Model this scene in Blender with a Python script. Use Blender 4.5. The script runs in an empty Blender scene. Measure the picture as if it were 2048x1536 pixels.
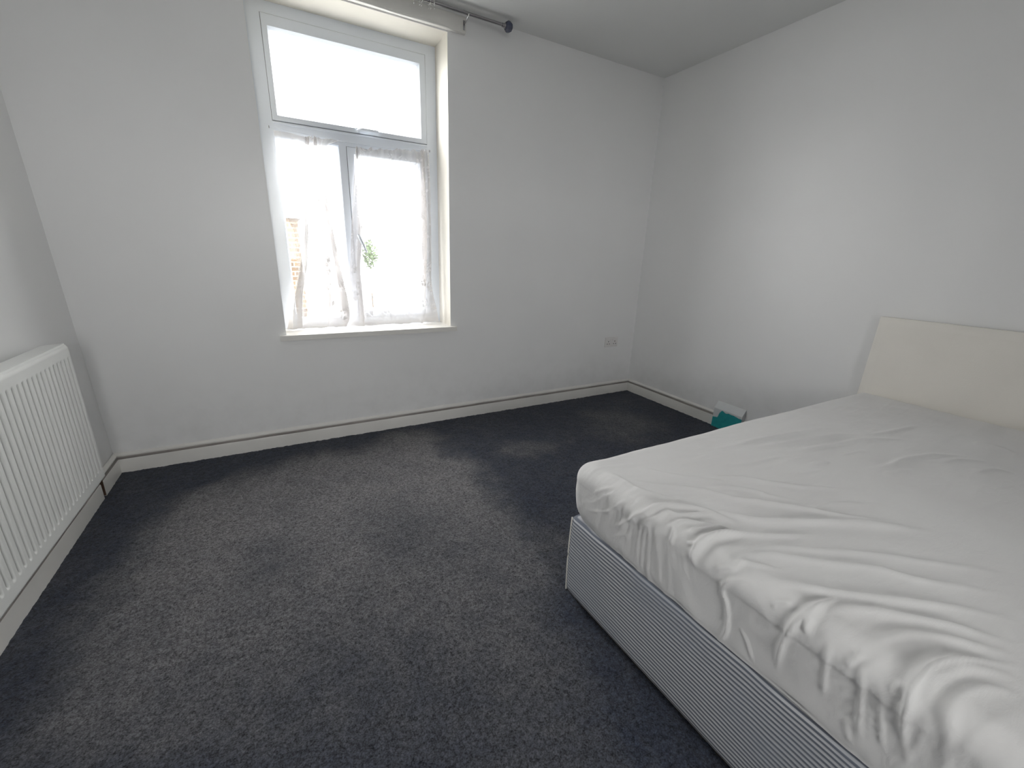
import bpy, bmesh, math, random
import numpy as np
from mathutils import Vector, Matrix

random.seed(7)
rng = np.random.default_rng(7)
scene = bpy.context.scene
col = scene.collection

# ------------------------------------------------------------------ camera
F_PX = 828.915                      # focal length in pixels of the 2048x1536 frame
YAW, PITCH, ROLL = 0.511986, 0.301685, 0.034423
CAM = np.array([-0.11039, -2.79377, 1.20349])
def cam_axes():
    cy, sy, cp, sp = math.cos(YAW), math.sin(YAW), math.cos(PITCH), math.sin(PITCH)
    f = np.array([sy*cp, cy*cp, -sp]); r = np.array([cy, -sy, 0.0]); u = np.cross(r, f)
    c, s = math.cos(ROLL), math.sin(ROLL)
    return c*r + s*u, -s*r + c*u, f
AR, AU, AF = cam_axes()
def at(px, py, axis, val):
    """photo pixel -> point on the plane axis = val"""
    d = AF + (px-1024)/F_PX*AR - (py-768)/F_PX*AU
    t = (val - CAM[axis])/d[axis]
    return CAM + t*d
cd = bpy.data.cameras.new('camera')
cam = bpy.data.objects.new('camera', cd)
col.objects.link(cam)
M = Matrix.Identity(4)
for i in range(3):
    M[i][0], M[i][1], M[i][2], M[i][3] = AR[i], AU[i], -AF[i], CAM[i]
cam.matrix_world = M
cd.sensor_fit = 'HORIZONTAL'; cd.sensor_width = 36.0
cd.lens = 36.0*F_PX/2048.0
cd.clip_start = 0.02; cd.clip_end = 300
scene.camera = cam

# ------------------------------------------------------------------ sky, window light, exposure
SKY = 18.2
world = bpy.data.worlds.new('overcast_sky')
scene.world = world
world.use_nodes = True
bgn = world.node_tree.nodes['Background']
bgn.inputs['Color'].default_value = (1.0, 0.985, 0.975, 1)
bgn.inputs['Strength'].default_value = SKY
vs = scene.view_settings
vs.view_transform = 'Standard'; vs.look = 'None'; vs.gamma = 1.0; vs.use_curve_mapping = False
vs.exposure = 0.0
cy_ = scene.cycles
cy_.max_bounces = 9; cy_.diffuse_bounces = 7; cy_.glossy_bounces = 3
cy_.transmission_bounces = 8; cy_.transparent_max_bounces = 16
cy_.caustics_reflective = False; cy_.caustics_refractive = False
cy_.sample_clamp_indirect = 6.0
cy_.use_denoising = True
cy_.use_adaptive_sampling = True; cy_.adaptive_threshold = 0.03

# ------------------------------------------------------------------ room dimensions (metres)
XL, XR = -0.993, 2.738              # walls beside the window wall
LEAN = 0.018                        # old wall leans outwards
YB, YR = 0.0, -4.7                 # window wall, wall behind the camera
H = 2.566
WX0, WX1, WZ0, WZ1 = -0.0994, 0.9392, 0.7027, 2.4477   # window opening
YF = 0.225                          # front face of the window frame

# portals that guide sampling of the sky through the window opening
def portal(x0, x1, z0, z1, y, rx):
    pl = bpy.data.lights.new('window_portal', 'AREA')
    pl.shape = 'RECTANGLE'; pl.size = x1-x0; pl.size_y = z1-z0
    pl.cycles.is_portal = True
    po = bpy.data.objects.new('window_portal', pl)
    po.location = ((x0+x1)/2, y, (z0+z1)/2)
    po.rotation_euler = (math.radians(rx), 0, 0)
    col.objects.link(po)
portal(WX0, WX1, WZ0, WZ1, YF+0.10, -90)
portal(-0.42, 0.46, 0.95, 2.15, YR-0.16, 90)  # opening of the added fill window

# ------------------------------------------------------------------ node helpers
def mat(name):
    m = bpy.data.materials.new(name); m.use_nodes = True
    nt = m.node_tree
    b = nt.nodes['Principled BSDF']
    return m, nt, b
def N(nt, t, **kw):
    n = nt.nodes.new(t)
    for k, v in kw.items(): setattr(n, k, v)
    return n
def sep(nt, coord='Object'):
    tc = N(nt, 'ShaderNodeTexCoord'); return tc.outputs[coord]
def noise(nt, vec, scale, detail=3, rough=0.55, dist=0.0):
    n = N(nt, 'ShaderNodeTexNoise')
    n.inputs['Scale'].default_value = scale; n.inputs['Detail'].default_value = detail
    n.inputs['Roughness'].default_value = rough; n.inputs['Distortion'].default_value = dist
    if vec is not None: nt.links.new(vec, n.inputs['Vector'])
    return n.outputs['Fac']
def ramp(nt, fac, stops):
    r = N(nt, 'ShaderNodeValToRGB'); e = r.color_ramp.elements
    while len(e) < len(stops): e.new(0.5)
    for i, (p, c) in enumerate(stops):
        e[i].position = p; e[i].color = tuple(c) + (1,) if len(c) == 3 else c
    nt.links.new(fac, r.inputs['Fac']); return r.outputs['Color']
def math_(nt, op, a, b=None, clamp=False):
    m = N(nt, 'ShaderNodeMath', operation=op); m.use_clamp = clamp
    for i, v in enumerate((a, b)):
        if v is None: continue
        if isinstance(v, (int, float)): m.inputs[i].default_value = v
        else: nt.links.new(v, m.inputs[i])
    return m.outputs[0]
def mix(nt, fac, a, b):
    m = N(nt, 'ShaderNodeMix', data_type='RGBA')
    for s, v in ((m.inputs[0], fac), (m.inputs[6], a), (m.inputs[7], b)):
        if isinstance(v, (int, float)): s.default_value = v
        elif isinstance(v, tuple): s.default_value = v + (1,) if len(v) == 3 else v
        else: nt.links.new(v, s)
    return m.outputs[2]
def bump(nt, b, h, strength, dist=0.002):
    n = N(nt, 'ShaderNodeBump'); n.inputs['Strength'].default_value = strength
    n.inputs['Distance'].default_value = dist
    nt.links.new(h, n.inputs['Height']); nt.links.new(n.outputs['Normal'], b.inputs['Normal'])

def plain(name, c, rough=0.5, metal=0.0, spec=0.5, grain=0.0, gscale=200, var=0.0):
    m, nt, b = mat(name)
    b.inputs['Roughness'].default_value = rough; b.inputs['Metallic'].default_value = metal
    b.inputs['Specular IOR Level'].default_value = spec
    v = sep(nt)
    n = noise(nt, v, 6, 4)
    cc = ramp(nt, n, [(0.3, tuple(x*(1-var) for x in c)), (0.7, c)])
    nt.links.new(cc, b.inputs['Base Color'])
    if grain: bump(nt, b, noise(nt, v, gscale, 2), grain, 0.001)
    return m

# ------------------------------------------------------------------ materials
def wall_paint(name, base, rough, spec, dirt_z=None):
    m, nt, b = mat(name)
    v = sep(nt)
    n1 = noise(nt, v, 1.7, 2, 0.6); n2 = noise(nt, v, 9, 3, 0.6) if dirt_z else None
    c = ramp(nt, n1, [(0.3, tuple(x*0.975 for x in base)), (0.7, base)])
    if dirt_z:
        s = N(nt, 'ShaderNodeSeparateXYZ'); nt.links.new(v, s.inputs[0])
        lo = N(nt, 'ShaderNodeMapRange'); lo.inputs[1].default_value = 0.10; lo.inputs[2].default_value = dirt_z
        lo.inputs[3].default_value = 1; lo.inputs[4].default_value = 0
        nt.links.new(s.outputs[2], lo.inputs[0])
        k = math_(nt, 'MULTIPLY', lo.outputs[0], ramp(nt, n2, [(0.42, (0, 0, 0)), (0.75, (1, 1, 1))]))
        k = math_(nt, 'MULTIPLY', k, 0.14, True)
        c = mix(nt, k, c, (0.42, 0.41, 0.39))
    nt.links.new(c, b.inputs['Base Color'])
    b.inputs['Roughness'].default_value = rough
    b.inputs['Specular IOR Level'].default_value = spec
    bump(nt, b, noise(nt, v, 5, 1), 0.25, 0.0045)
    return m
M_wall = wall_paint('white_wall_paint', (0.85, 0.85, 0.85), 0.36, 0.5, 0.55)
M_ceil = wall_paint('white_ceiling_paint', (0.78, 0.785, 0.78), 0.9, 0.2)
M_gloss = plain('cream_white_gloss_paint', (0.80, 0.785, 0.75), 0.38, var=0.07, grain=0.15, gscale=60)
M_groove = plain('grey_brown_groove', (0.44, 0.415, 0.39), 0.9, var=0.3)
M_upvc = plain('white_upvc', (0.77, 0.815, 0.88), 0.28, var=0.02)
M_gasket = plain('grey_rubber_gasket', (0.16, 0.17, 0.19), 0.6, var=0.1)
M_rad = plain('white_radiator_enamel', (0.80, 0.81, 0.79), 0.33, var=0.03)
M_plastic = plain('white_socket_plastic', (0.78, 0.76, 0.75), 0.3, var=0.03)
M_dark = plain('dark_gap', (0.02, 0.018, 0.017), 0.8)
M_wood = plain('raw_brown_wood', (0.16, 0.09, 0.06), 0.8, var=0.4, grain=0.4, gscale=90)
M_chrome = plain('brushed_chrome', (0.42, 0.41, 0.42), 0.25, metal=1.0, var=0.15)
M_finial = plain('dark_blue_glass_finial', (0.065, 0.075, 0.13), 0.25, spec=0.8, var=0.3)
M_clear = plain('pale_clear_plastic', (0.80, 0.80, 0.78), 0.2, var=0.03)
M_hboard = plain('cream_leatherette', (0.83, 0.80, 0.745), 0.55, spec=0.35, var=0.03, grain=0.35, gscale=240)
M_mattress = plain('cream_mattress_ticking', (0.7, 0.68, 0.64), 0.85, var=0.06)
M_slate = plain('grey_slate', (0.10, 0.10, 0.11), 0.7, var=0.3)
M_asphalt = plain('pale_paving', (0.30, 0.30, 0.29), 0.9, var=0.2)
M_leaf = plain('green_foliage', (0.06, 0.10, 0.035), 0.7, var=0.5)
M_bark = plain('tree_bark', (0.09, 0.065, 0.045), 0.9, var=0.4)

def carpet_mat():
    m, nt, b = mat('charcoal_carpet_pile')
    v = sep(nt)
    a = N(nt, 'ShaderNodeAttribute'); a.attribute_name = 'pile'
    big = noise(nt, v, 2.6, 5, 0.62, 0.4)
    mid = noise(nt, v, 11, 4, 0.65, 0.5)
    k = math_(nt, 'ADD', math_(nt, 'MULTIPLY', big, 0.30), math_(nt, 'MULTIPLY', mid, 0.30))
    k = math_(nt, 'ADD', k, math_(nt, 'MULTIPLY', a.outputs['Fac'], 0.55))
    base = ramp(nt, k, [(0.36, (0.030, 0.036, 0.054)), (0.58, (0.070, 0.073, 0.084)), (0.88, (0.158, 0.153, 0.157))])
    sp = noise(nt, v, 230, 2, 0.7)
    sp2 = noise(nt, v, 95, 3, 0.65)
    f = math_(nt, 'ADD', math_(nt, 'MULTIPLY', sp, 0.5), math_(nt, 'MULTIPLY', sp2, 0.5))
    spk = ramp(nt, f, [(0.36, (0.18, 0.18, 0.19)), (0.50, (0.95, 0.95, 0.95)), (0.65, (1.85, 1.85, 1.85))])
    mm = N(nt, 'ShaderNodeMix', data_type='RGBA', blend_type='MULTIPLY'); mm.inputs[0].default_value = 1
    nt.links.new(base, mm.inputs[6]); nt.links.new(spk, mm.inputs[7])
    nt.links.new(mm.outputs[2], b.inputs['Base Color'])
    b.inputs['Roughness'].default_value = 1.0
    b.inputs['Specular IOR Level'].default_value = 0.05
    b.inputs['Sheen Weight'].default_value = 0.12
    b.inputs['Sheen Roughness'].default_value = 0.6
    bump(nt, b, f, 0.9, 0.006)
    return m
M_carpet = carpet_mat()

def sheet_mat():
    m, nt, b = mat('white_cotton_sheet')
    v = sep(nt)
    n1 = noise(nt, v, 3, 3)
    nt.links.new(ramp(nt, n1, [(0.3, (0.74, 0.73, 0.725)), (0.7, (0.78, 0.775, 0.77))]), b.inputs['Base Color'])
    b.inputs['Roughness'].default_value = 0.9; b.inputs['Specular IOR Level'].default_value = 0.15
    b.inputs['Sheen Weight'].default_value = 0.15
    mp = N(nt, 'ShaderNodeMapping'); mp.inputs['Scale'].default_value = (1, 2.6, 2)
    nt.links.new(v, mp.inputs['Vector'])
    h = math_(nt, 'ADD', math_(nt, 'MULTIPLY', noise(nt, mp.outputs[0], 14, 5, 0.6, 0.6), 3.0), math_(nt, 'MULTIPLY', noise(nt, v, 500, 1), 0.12))
    bump(nt, b, h, 0.15, 0.004)
    return m
M_sheet = sheet_mat()

def ticking_mat():
    m, nt, b = mat('blue_grey_striped_ticking')
    v = sep(nt)
    s = N(nt, 'ShaderNodeSeparateXYZ'); nt.links.new(v, s.inputs[0])
    wob = math_(nt, 'MULTIPLY', math_(nt, 'SUBTRACT', noise(nt, v, 5, 2), 0.5), 0.012)
    z = math_(nt, 'ADD', s.outputs[2], wob)
    ph = math_(nt, 'MULTIPLY', z, 2*math.pi/0.0125)
    sn = math_(nt, 'ADD', math_(nt, 'MULTIPLY', math_(nt, 'SINE', ph), 0.5), 0.5)
    c = ramp(nt, sn, [(0.30, (0.60, 0.61, 0.63)), (0.55, (0.42, 0.43, 0.46)), (0.74, (0.13, 0.145, 0.18))])
    blot = noise(nt, v, 3.2, 3, 0.6)
    c = mix(nt, math_(nt, 'MULTIPLY', ramp(nt, blot, [(0.4, (0, 0, 0)), (0.65, (1, 1, 1))]), 0.45), c, (0.26, 0.29, 0.35))
    nt.links.new(c, b.inputs['Base Color'])
    b.inputs['Roughness'].default_value = 0.75; b.inputs['Specular IOR Level'].default_value = 0.25
    b.inputs['Sheen Weight'].default_value = 0.15
    bump(nt, b, sn, 0.5, 0.0012)
    return m
M_tick = ticking_mat()

def lace_mat():
    m, nt, b = mat('white_lace_net')
    nt.nodes.remove(b)
    out = [n for n in nt.nodes if n.type == 'OUTPUT_MATERIAL'][0]
    v = sep(nt, 'UV')
    s = N(nt, 'ShaderNodeSeparateXYZ'); nt.links.new(v, s.inputs[0])
    vor = N(nt, 'ShaderNodeTexVoronoi', feature='DISTANCE_TO_EDGE'); vor.inputs['Scale'].default_value = 34
    nt.links.new(v, vor.inputs['Vector'])
    petals = ramp(nt, vor.outputs['Distance'], [(0.08, (0, 0, 0)), (0.13, (1, 1, 1))])
    vc = N(nt, 'ShaderNodeTexVoronoi', feature='F1'); vc.inputs['Scale'].default_value = 11
    nt.links.new(v, vc.inputs['Vector'])
    flower = ramp(nt, vc.outputs['Distance'], [(0.37, (1, 1, 1)), (0.44, (0, 0, 0))])
    # denser flower border towards the hem, sprigs above
    mr = N(nt, 'ShaderNodeMapRange'); mr.inputs[1].default_value = 0.30; mr.inputs[2].default_value = 0.62
    mr.inputs[3].default_value = 1.0; mr.inputs[4].default_value = 0.0
    nt.links.new(s.outputs[1], mr.inputs[0])
    sprig = ramp(nt, noise(nt, v, 16, 2), [(0.55, (0, 0, 0)), (0.60, (1, 1, 1))])
    up = math_(nt, 'MULTIPLY', sprig, 0.6)
    pat = mix(nt, mr.outputs[0], up, flower)
    pat = math_(nt, 'MULTIPLY', pat, petals)
    hem = N(nt, 'ShaderNodeMapRange'); hem.inputs[1].default_value = 0.02; hem.inputs[2].default_value = 0.14
    hem.inputs[3].default_value = 0.665; hem.inputs[4].default_value = 0.0
    nt.links.new(s.outputs[1], hem.inputs[0])
    ga = N(nt, 'ShaderNodeAttribute'); ga.attribute_name = 'gather'; g = ga.outputs['Fac']   # close pleats stop more light
    sheer = math_(nt, 'ADD', math_(nt, 'MULTIPLY', g, 0.60), 0.26)
    lace = math_(nt, 'ADD', math_(nt, 'MULTIPLY', g, 0.20), 0.785)
    dens = math_(nt, 'ADD', math_(nt, 'MULTIPLY', pat, lace), math_(nt, 'MULTIPLY', math_(nt, 'SUBTRACT', 1.0, pat), sheer))
    dens = math_(nt, 'MAXIMUM', dens, math_(nt, 'ADD', hem.outputs[0], 0.30), True)
    tr = N(nt, 'ShaderNodeBsdfTransparent')
    df = N(nt, 'ShaderNodeBsdfDiffuse'); df.inputs['Color'].default_value = (0.80, 0.78, 0.78, 1)
    tl = N(nt, 'ShaderNodeBsdfTranslucent'); tl.inputs['Color'].default_value = (0.80, 0.79, 0.80, 1)
    mx = N(nt, 'ShaderNodeMixShader'); mx.inputs[0].default_value = 0.02
    nt.links.new(df.outputs[0], mx.inputs[1]); nt.links.new(tl.outputs[0], mx.inputs[2])
    m2 = N(nt, 'ShaderNodeMixShader')
    nt.links.new(dens, m2.inputs[0]); nt.links.new(tr.outputs[0], m2.inputs[1]); nt.links.new(mx.outputs[0], m2.inputs[2])
    nt.links.new(m2.outputs[0], out.inputs['Surface'])
    return m
M_lace = lace_mat()

def glass_mat():
    m, nt, b = mat('clear_window_glass')
    nt.nodes.remove(b)
    out = [n for n in nt.nodes if n.type == 'OUTPUT_MATERIAL'][0]
    fr = N(nt, 'ShaderNodeFresnel'); fr.inputs['IOR'].default_value = 1.45
    tr = N(nt, 'ShaderNodeBsdfTransparent'); tr.inputs['Color'].default_value = (0.96, 0.975, 0.97, 1)
    gl = N(nt, 'ShaderNodeBsdfGlossy'); gl.inputs['Roughness'].default_value = 0.02
    mx = N(nt, 'ShaderNodeMixShader')
    nt.links.new(fr.outputs[0], mx.inputs[0]); nt.links.new(tr.outputs[0], mx.inputs[1]); nt.links.new(gl.outputs[0], mx.inputs[2])
    nt.links.new(mx.outputs[0], out.inputs['Surface'])
    return m
M_glass = glass_mat()

def brick_mat():
    m, nt, b = mat('tan_brickwork')
    v = sep(nt)
    mp = N(nt, 'ShaderNodeMapping'); mp.inputs['Rotation'].default_value = (math.radians(90), 0, 0)
    nt.links.new(v, mp.inputs['Vector'])
    t = N(nt, 'ShaderNodeTexBrick')
    t.inputs['Scale'].default_value = 1.0
    t.inputs['Brick Width'].default_value = 0.44; t.inputs['Row Height'].default_value = 0.15
    t.inputs['Mortar Size'].default_value = 0.02
    t.inputs['Color1'].default_value = (0.085, 0.055, 0.032, 1); t.inputs['Color2'].default_value = (0.05, 0.034, 0.022, 1)
    t.inputs['Mortar'].default_value = (0.15, 0.13, 0.10, 1)
    nt.links.new(mp.outputs[0], t.inputs['Vector'])
    nt.links.new(t.outputs['Color'], b.inputs['Base Color'])
    b.inputs['Roughness'].default_value = 0.9
    return m
M_brick = brick_mat()

def flaked_mat():
    m, nt, b = mat('teal_paint_under_flaked_white')
    a = N(nt, 'ShaderNodeAttribute'); a.attribute_name = 'flake'
    v = sep(nt)
    n = noise(nt, v, 30, 3)
    teal = ramp(nt, n, [(0.3, (0.018, 0.28, 0.30)), (0.7, (0.024, 0.35, 0.37))])
    k = math_(nt, 'ADD', a.outputs['Fac'], math_(nt, 'MULTIPLY', math_(nt, 'SUBTRACT', noise(nt, v, 45, 3), 0.5), 0.5))
    k = ramp(nt, k, [(0.46, (0, 0, 0)), (0.54, (1, 1, 1))])
    nt.links.new(mix(nt, k, teal, (0.66, 0.68, 0.69)), b.inputs['Base Color'])
    b.inputs['Roughness'].default_value = 0.45
    bump(nt, b, k, 0.6, 0.002)
    return m
M_flake = flaked_mat()

# ------------------------------------------------------------------ mesh helpers
def link(name, me, m, parent=None, smooth=False):
    o = bpy.data.objects.new(name, me); col.objects.link(o)
    if m is not None: me.materials.append(m)
    if parent is not None: o.parent = parent
    if smooth:
        for p in me.polygons: p.use_smooth = True
    return o
def finish(name, bm, m, parent=None, smooth=False, loc=None, auto=None):
    bmesh.ops.recalc_face_normals(bm, faces=bm.faces)
    me = bpy.data.meshes.new(name)
    if loc is not None:
        for v in bm.verts: v.co -= Vector(loc)
    bm.to_mesh(me); bm.free()
    o = link(name, me, m, parent, smooth)
    if loc is not None: o.location = loc
    if auto is not None:
        for p in me.polygons: p.use_smooth = True
        me.set_sharp_from_angle(angle=math.radians(auto))
    return o
def box(bm, x0, x1, y0, y1, z0, z1):
    vs_ = [bm.verts.new((x, y, z)) for x in (x0, x1) for y in (y0, y1) for z in (z0, z1)]
    for f in ((0, 1, 3, 2), (4, 6, 7, 5), (0, 4, 5, 1), (2, 3, 7, 6), (0, 2, 6, 4), (1, 5, 7, 3)):
        bm.faces.new([vs_[i] for i in f])
    return vs_
def bevel(bm, w, seg=2):
    bmesh.ops.bevel(bm, geom=list(bm.edges), offset=w, segments=seg, profile=0.5, affect='EDGES', clamp_overlap=True)
def bbox(name, dims, m, parent=None, bev=0.003, seg=2):
    bm = bmesh.new(); box(bm, *dims); bevel(bm, bev, seg)
    return finish(name, bm, m, parent, auto=40)
def tube(bm, pts, r, seg=10, caps=True):
    pts = [Vector(p) for p in pts]; rings = []
    up = Vector((0, 0, 1))
    for i, p in enumerate(pts):
        t = (pts[min(i+1, len(pts)-1)] - pts[max(i-1, 0)]).normalized()
        a = t.cross(up)
        if a.length < 1e-4: a = t.cross(Vector((1, 0, 0)))
        a.normalize(); b_ = t.cross(a).normalized()
        rr = r[i] if isinstance(r, (list, tuple)) else r
        rings.append([bm.verts.new(p + a*rr*math.cos(2*math.pi*k/seg) + b_*rr*math.sin(2*math.pi*k/seg)) for k in range(seg)])
    for i in range(len(rings)-1):
        for k in range(seg):
            bm.faces.new((rings[i][k], rings[i][(k+1) % seg], rings[i+1][(k+1) % seg], rings[i+1][k]))
    if caps: bm.faces.new(rings[0]); bm.faces.new(rings[-1][::-1])
def lathe(bm, prof, origin, axis, seg=20):
    axis = Vector(axis).normalized(); o = Vector(origin)
    a = axis.orthogonal().normalized(); b_ = axis.cross(a)
    rings = []
    for h, r in prof:
        rings.append([bm.verts.new(o + axis*h + (a*math.cos(2*math.pi*k/seg) + b_*math.sin(2*math.pi*k/seg))*max(r, 1e-5)) for k in range(seg)])
    for i in range(len(rings)-1):
        for k in range(seg):
            bm.faces.new((rings[i][k], rings[i][(k+1) % seg], rings[i+1][(k+1) % seg], rings[i+1][k]))
    bm.faces.new(rings[0]); bm.faces.new(rings[-1][::-1])
def grid_mesh(name, V, uv=None):
    """V: (n, m, 3) array -> mesh of quads"""
    n, m_ = V.shape[:2]
    idx = np.arange(n*m_).reshape(n, m_)
    f = np.stack([idx[:-1, :-1], idx[1:, :-1], idx[1:, 1:], idx[:-1, 1:]], -1).reshape(-1, 4)
    me = bpy.data.meshes.new(name)
    me.vertices.add(n*m_); me.vertices.foreach_set('co', V.reshape(-1).astype(np.float32))
    me.loops.add(f.size); me.loops.foreach_set('vertex_index', f.reshape(-1).astype(np.int32))
    me.polygons.add(len(f)); me.polygons.foreach_set('loop_start', (np.arange(len(f))*4).astype(np.int32))
    if uv is not None:
        l = me.uv_layers.new(name='UVMap')
        l.data.foreach_set('uv', uv.reshape(-1, 2)[f.reshape(-1)].reshape(-1).astype(np.float32))
    me.update(calc_edges=True); me.validate()
    return me
def empty(name, loc):
    o = bpy.data.objects.new(name, None); o.location = loc; o.empty_display_size = 0.05
    col.objects.link(o); return o
def adopt(o, parent):
    """parent while keeping the mesh where it was modelled"""
    o.parent = parent
    o.matrix_parent_inverse = Matrix.Translation(parent.location).inverted()
    return o
def tag(o, label, cat, group=None, kind=None):
    o['label'] = label; o['category'] = cat
    if group: o['group'] = group
    if kind: o['kind'] = kind
    return o
def catmull(P, n=8):
    P = np.asarray(P, float)
    if len(P) < 3: 
        t = np.linspace(0, 1, n)[:, None]; return P[0]*(1-t) + P[-1]*t
    Q = np.vstack([2*P[0]-P[1], P, 2*P[-1]-P[-2]]); out = []
    for i in range(1, len(Q)-2):
        t = np.linspace(0, 1, n, endpoint=False)[:, None]
        a, b_, c, d = Q[i-1], Q[i], Q[i+1], Q[i+2]
        out.append(0.5*((2*b_) + (-a+c)*t + (2*a-5*b_+4*c-d)*t**2 + (-a+3*b_-3*c+d)*t**3))
    out.append(P[-1:]); return np.vstack(out)
def vnoise(x, y, s, seed=0):
    """smooth value noise on arrays"""
    r = np.random.default_rng(seed); T = r.random((64, 64))
    x = np.asarray(x)*s; y = np.asarray(y)*s
    xi = np.floor(x).astype(int); yi = np.floor(y).astype(int)
    fx = x-xi; fy = y-yi; fx = fx*fx*(3-2*fx); fy = fy*fy*(3-2*fy)
    g = lambda a, b_: T[a % 64, b_ % 64]
    return (g(xi, yi)*(1-fx)+g(xi+1, yi)*fx)*(1-fy) + (g(xi, yi+1)*(1-fx)+g(xi+1, yi+1)*fx)*fy

# ------------------------------------------------------------------ room shell
def wl(z): return XL - LEAN*z
# floor: fitted carpet with uneven pile
GX = np.linspace(XL-0.02, XR+0.02, 470); GY = np.linspace(YR-0.02, 0.02, 480)
X, Y = np.meshgrid(GX, GY, indexing='ij')
Z = -0.0035 + 0.0035*(vnoise(X, Y, 60, 1)-0.5) + 0.003*(rng.random(X.shape)-0.5)
floor_me = grid_mesh('floor', np.stack([X, Y, Z], -1))
# pile brushed light in the walked-on middle, dark where it stands untouched (outlines read off the carpet)
def poly_mask(px_poly, soft):
    P = np.array([at(a, b_, 2, 0.0)[:2] for a, b_ in px_poly]); Q = np.roll(P, -1, 0)
    ins = np.zeros(X.shape, bool); dmin = np.full(X.shape, 9.0)
    for a, b_ in zip(P, Q):
        c = ((a[1] > Y) != (b_[1] > Y)) & (X < (b_[0]-a[0])*(Y-a[1])/(b_[1]-a[1]+1e-12)+a[0]); ins ^= c
        d = b_-a; t = np.clip(((X-a[0])*d[0]+(Y-a[1])*d[1])/(d@d), 0, 1)
        dmin = np.minimum(dmin, np.hypot(X-a[0]-t*d[0], Y-a[1]-t*d[1]))
    sd = np.where(ins, dmin, -dmin) + 0.10*(vnoise(X, Y, 7, 3)-0.5) + 0.05*(vnoise(X, Y, 23, 4)-0.5)
    return np.clip(sd/soft*0.5+0.5, 0, 1)
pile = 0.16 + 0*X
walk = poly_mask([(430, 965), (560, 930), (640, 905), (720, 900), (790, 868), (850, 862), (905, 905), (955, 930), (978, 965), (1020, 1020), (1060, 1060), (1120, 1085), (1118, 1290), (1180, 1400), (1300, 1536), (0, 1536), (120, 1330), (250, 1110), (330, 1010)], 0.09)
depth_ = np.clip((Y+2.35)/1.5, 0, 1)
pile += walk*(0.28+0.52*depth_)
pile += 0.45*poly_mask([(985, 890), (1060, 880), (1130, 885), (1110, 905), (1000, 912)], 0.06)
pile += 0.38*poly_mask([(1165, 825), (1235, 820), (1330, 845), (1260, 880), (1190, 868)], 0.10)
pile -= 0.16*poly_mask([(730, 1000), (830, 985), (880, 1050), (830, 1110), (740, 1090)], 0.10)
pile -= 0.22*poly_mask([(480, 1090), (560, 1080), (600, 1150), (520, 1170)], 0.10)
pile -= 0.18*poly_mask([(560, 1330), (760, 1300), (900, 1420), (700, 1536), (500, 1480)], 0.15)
at_ = floor_me.attributes.new('pile', 'FLOAT', 'POINT')
at_.data.foreach_set('value', np.clip(pile, 0, 1).reshape(-1).astype(np.float32))
floor = link('floor', floor_me, M_carpet, smooth=True)
tag(floor, 'charcoal fitted carpet with lighter worn patches', 'carpet', kind='structure')

# window wall: four slabs around the opening, reveal 0.3 m deep
WT = 0.32
bm = bmesh.new()
box(bm, XL-0.3, WX0, 0, WT, -0.1, H+0.15); box(bm, WX1, XR+0.3, 0, WT, -0.1, H+0.15)
box(bm, WX0, WX1, 0, WT, WZ1, H+0.15); box(bm, WX0, WX1, 0, WT, -0.1, WZ0-0.03)
bmesh.ops.remove_doubles(bm, verts=bm.verts, dist=1e-5)
wb = finish('wall_back', bm, M_wall)
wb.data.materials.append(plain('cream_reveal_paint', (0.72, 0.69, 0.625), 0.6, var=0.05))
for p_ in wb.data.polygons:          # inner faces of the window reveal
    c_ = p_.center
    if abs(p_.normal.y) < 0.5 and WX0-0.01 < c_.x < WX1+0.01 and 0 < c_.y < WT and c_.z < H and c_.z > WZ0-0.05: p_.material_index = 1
tag(wb, 'white painted wall around the sash window', 'wall', kind='structure')
bm = bmesh.new(); box(bm, XR, XR+0.15, YR-0.15, 0.0, -0.1, H+0.15)
tag(finish('wall_right', bm, M_wall), 'white painted wall behind the bed headboard', 'wall', kind='structure')
bm = bmesh.new()
v8 = box(bm, XL-0.2, XL, YR-0.15, 0.0, -0.1, H+0.15)
for v in v8:
    if abs(v.co.x-XL) < 1e-6: v.co.x = wl(v.co.z)
tag(finish('wall_left', bm, M_wall), 'white painted wall behind the ribbed radiator', 'wall', kind='structure')
bm = bmesh.new()
RW = (-0.42, 0.46, 0.95, 2.15)       # unseen window added for fill light, in the wall behind the camera
box(bm, XL-0.2, RW[0], YR-0.15, YR, -0.1, H+0.15); box(bm, RW[1], XR+0.15, YR-0.15, YR, -0.1, H+0.15)
box(bm, RW[0], RW[1], YR-0.15, YR, -0.1, RW[2]); box(bm, RW[0], RW[1], YR-0.15, YR, RW[3], H+0.15)
bmesh.ops.remove_doubles(bm, verts=bm.verts, dist=1e-5)
tag(finish('wall_rear', bm, M_wall), 'white wall facing the window wall', 'wall', kind='structure')
bm = bmesh.new(); box(bm, XL-0.2, XR+0.15, YR-0.15, 0.0, H, H+0.15)
tag(finish('ceiling', bm, M_ceil), 'flat white ceiling above the bed', 'ceiling', kind='structure')

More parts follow.
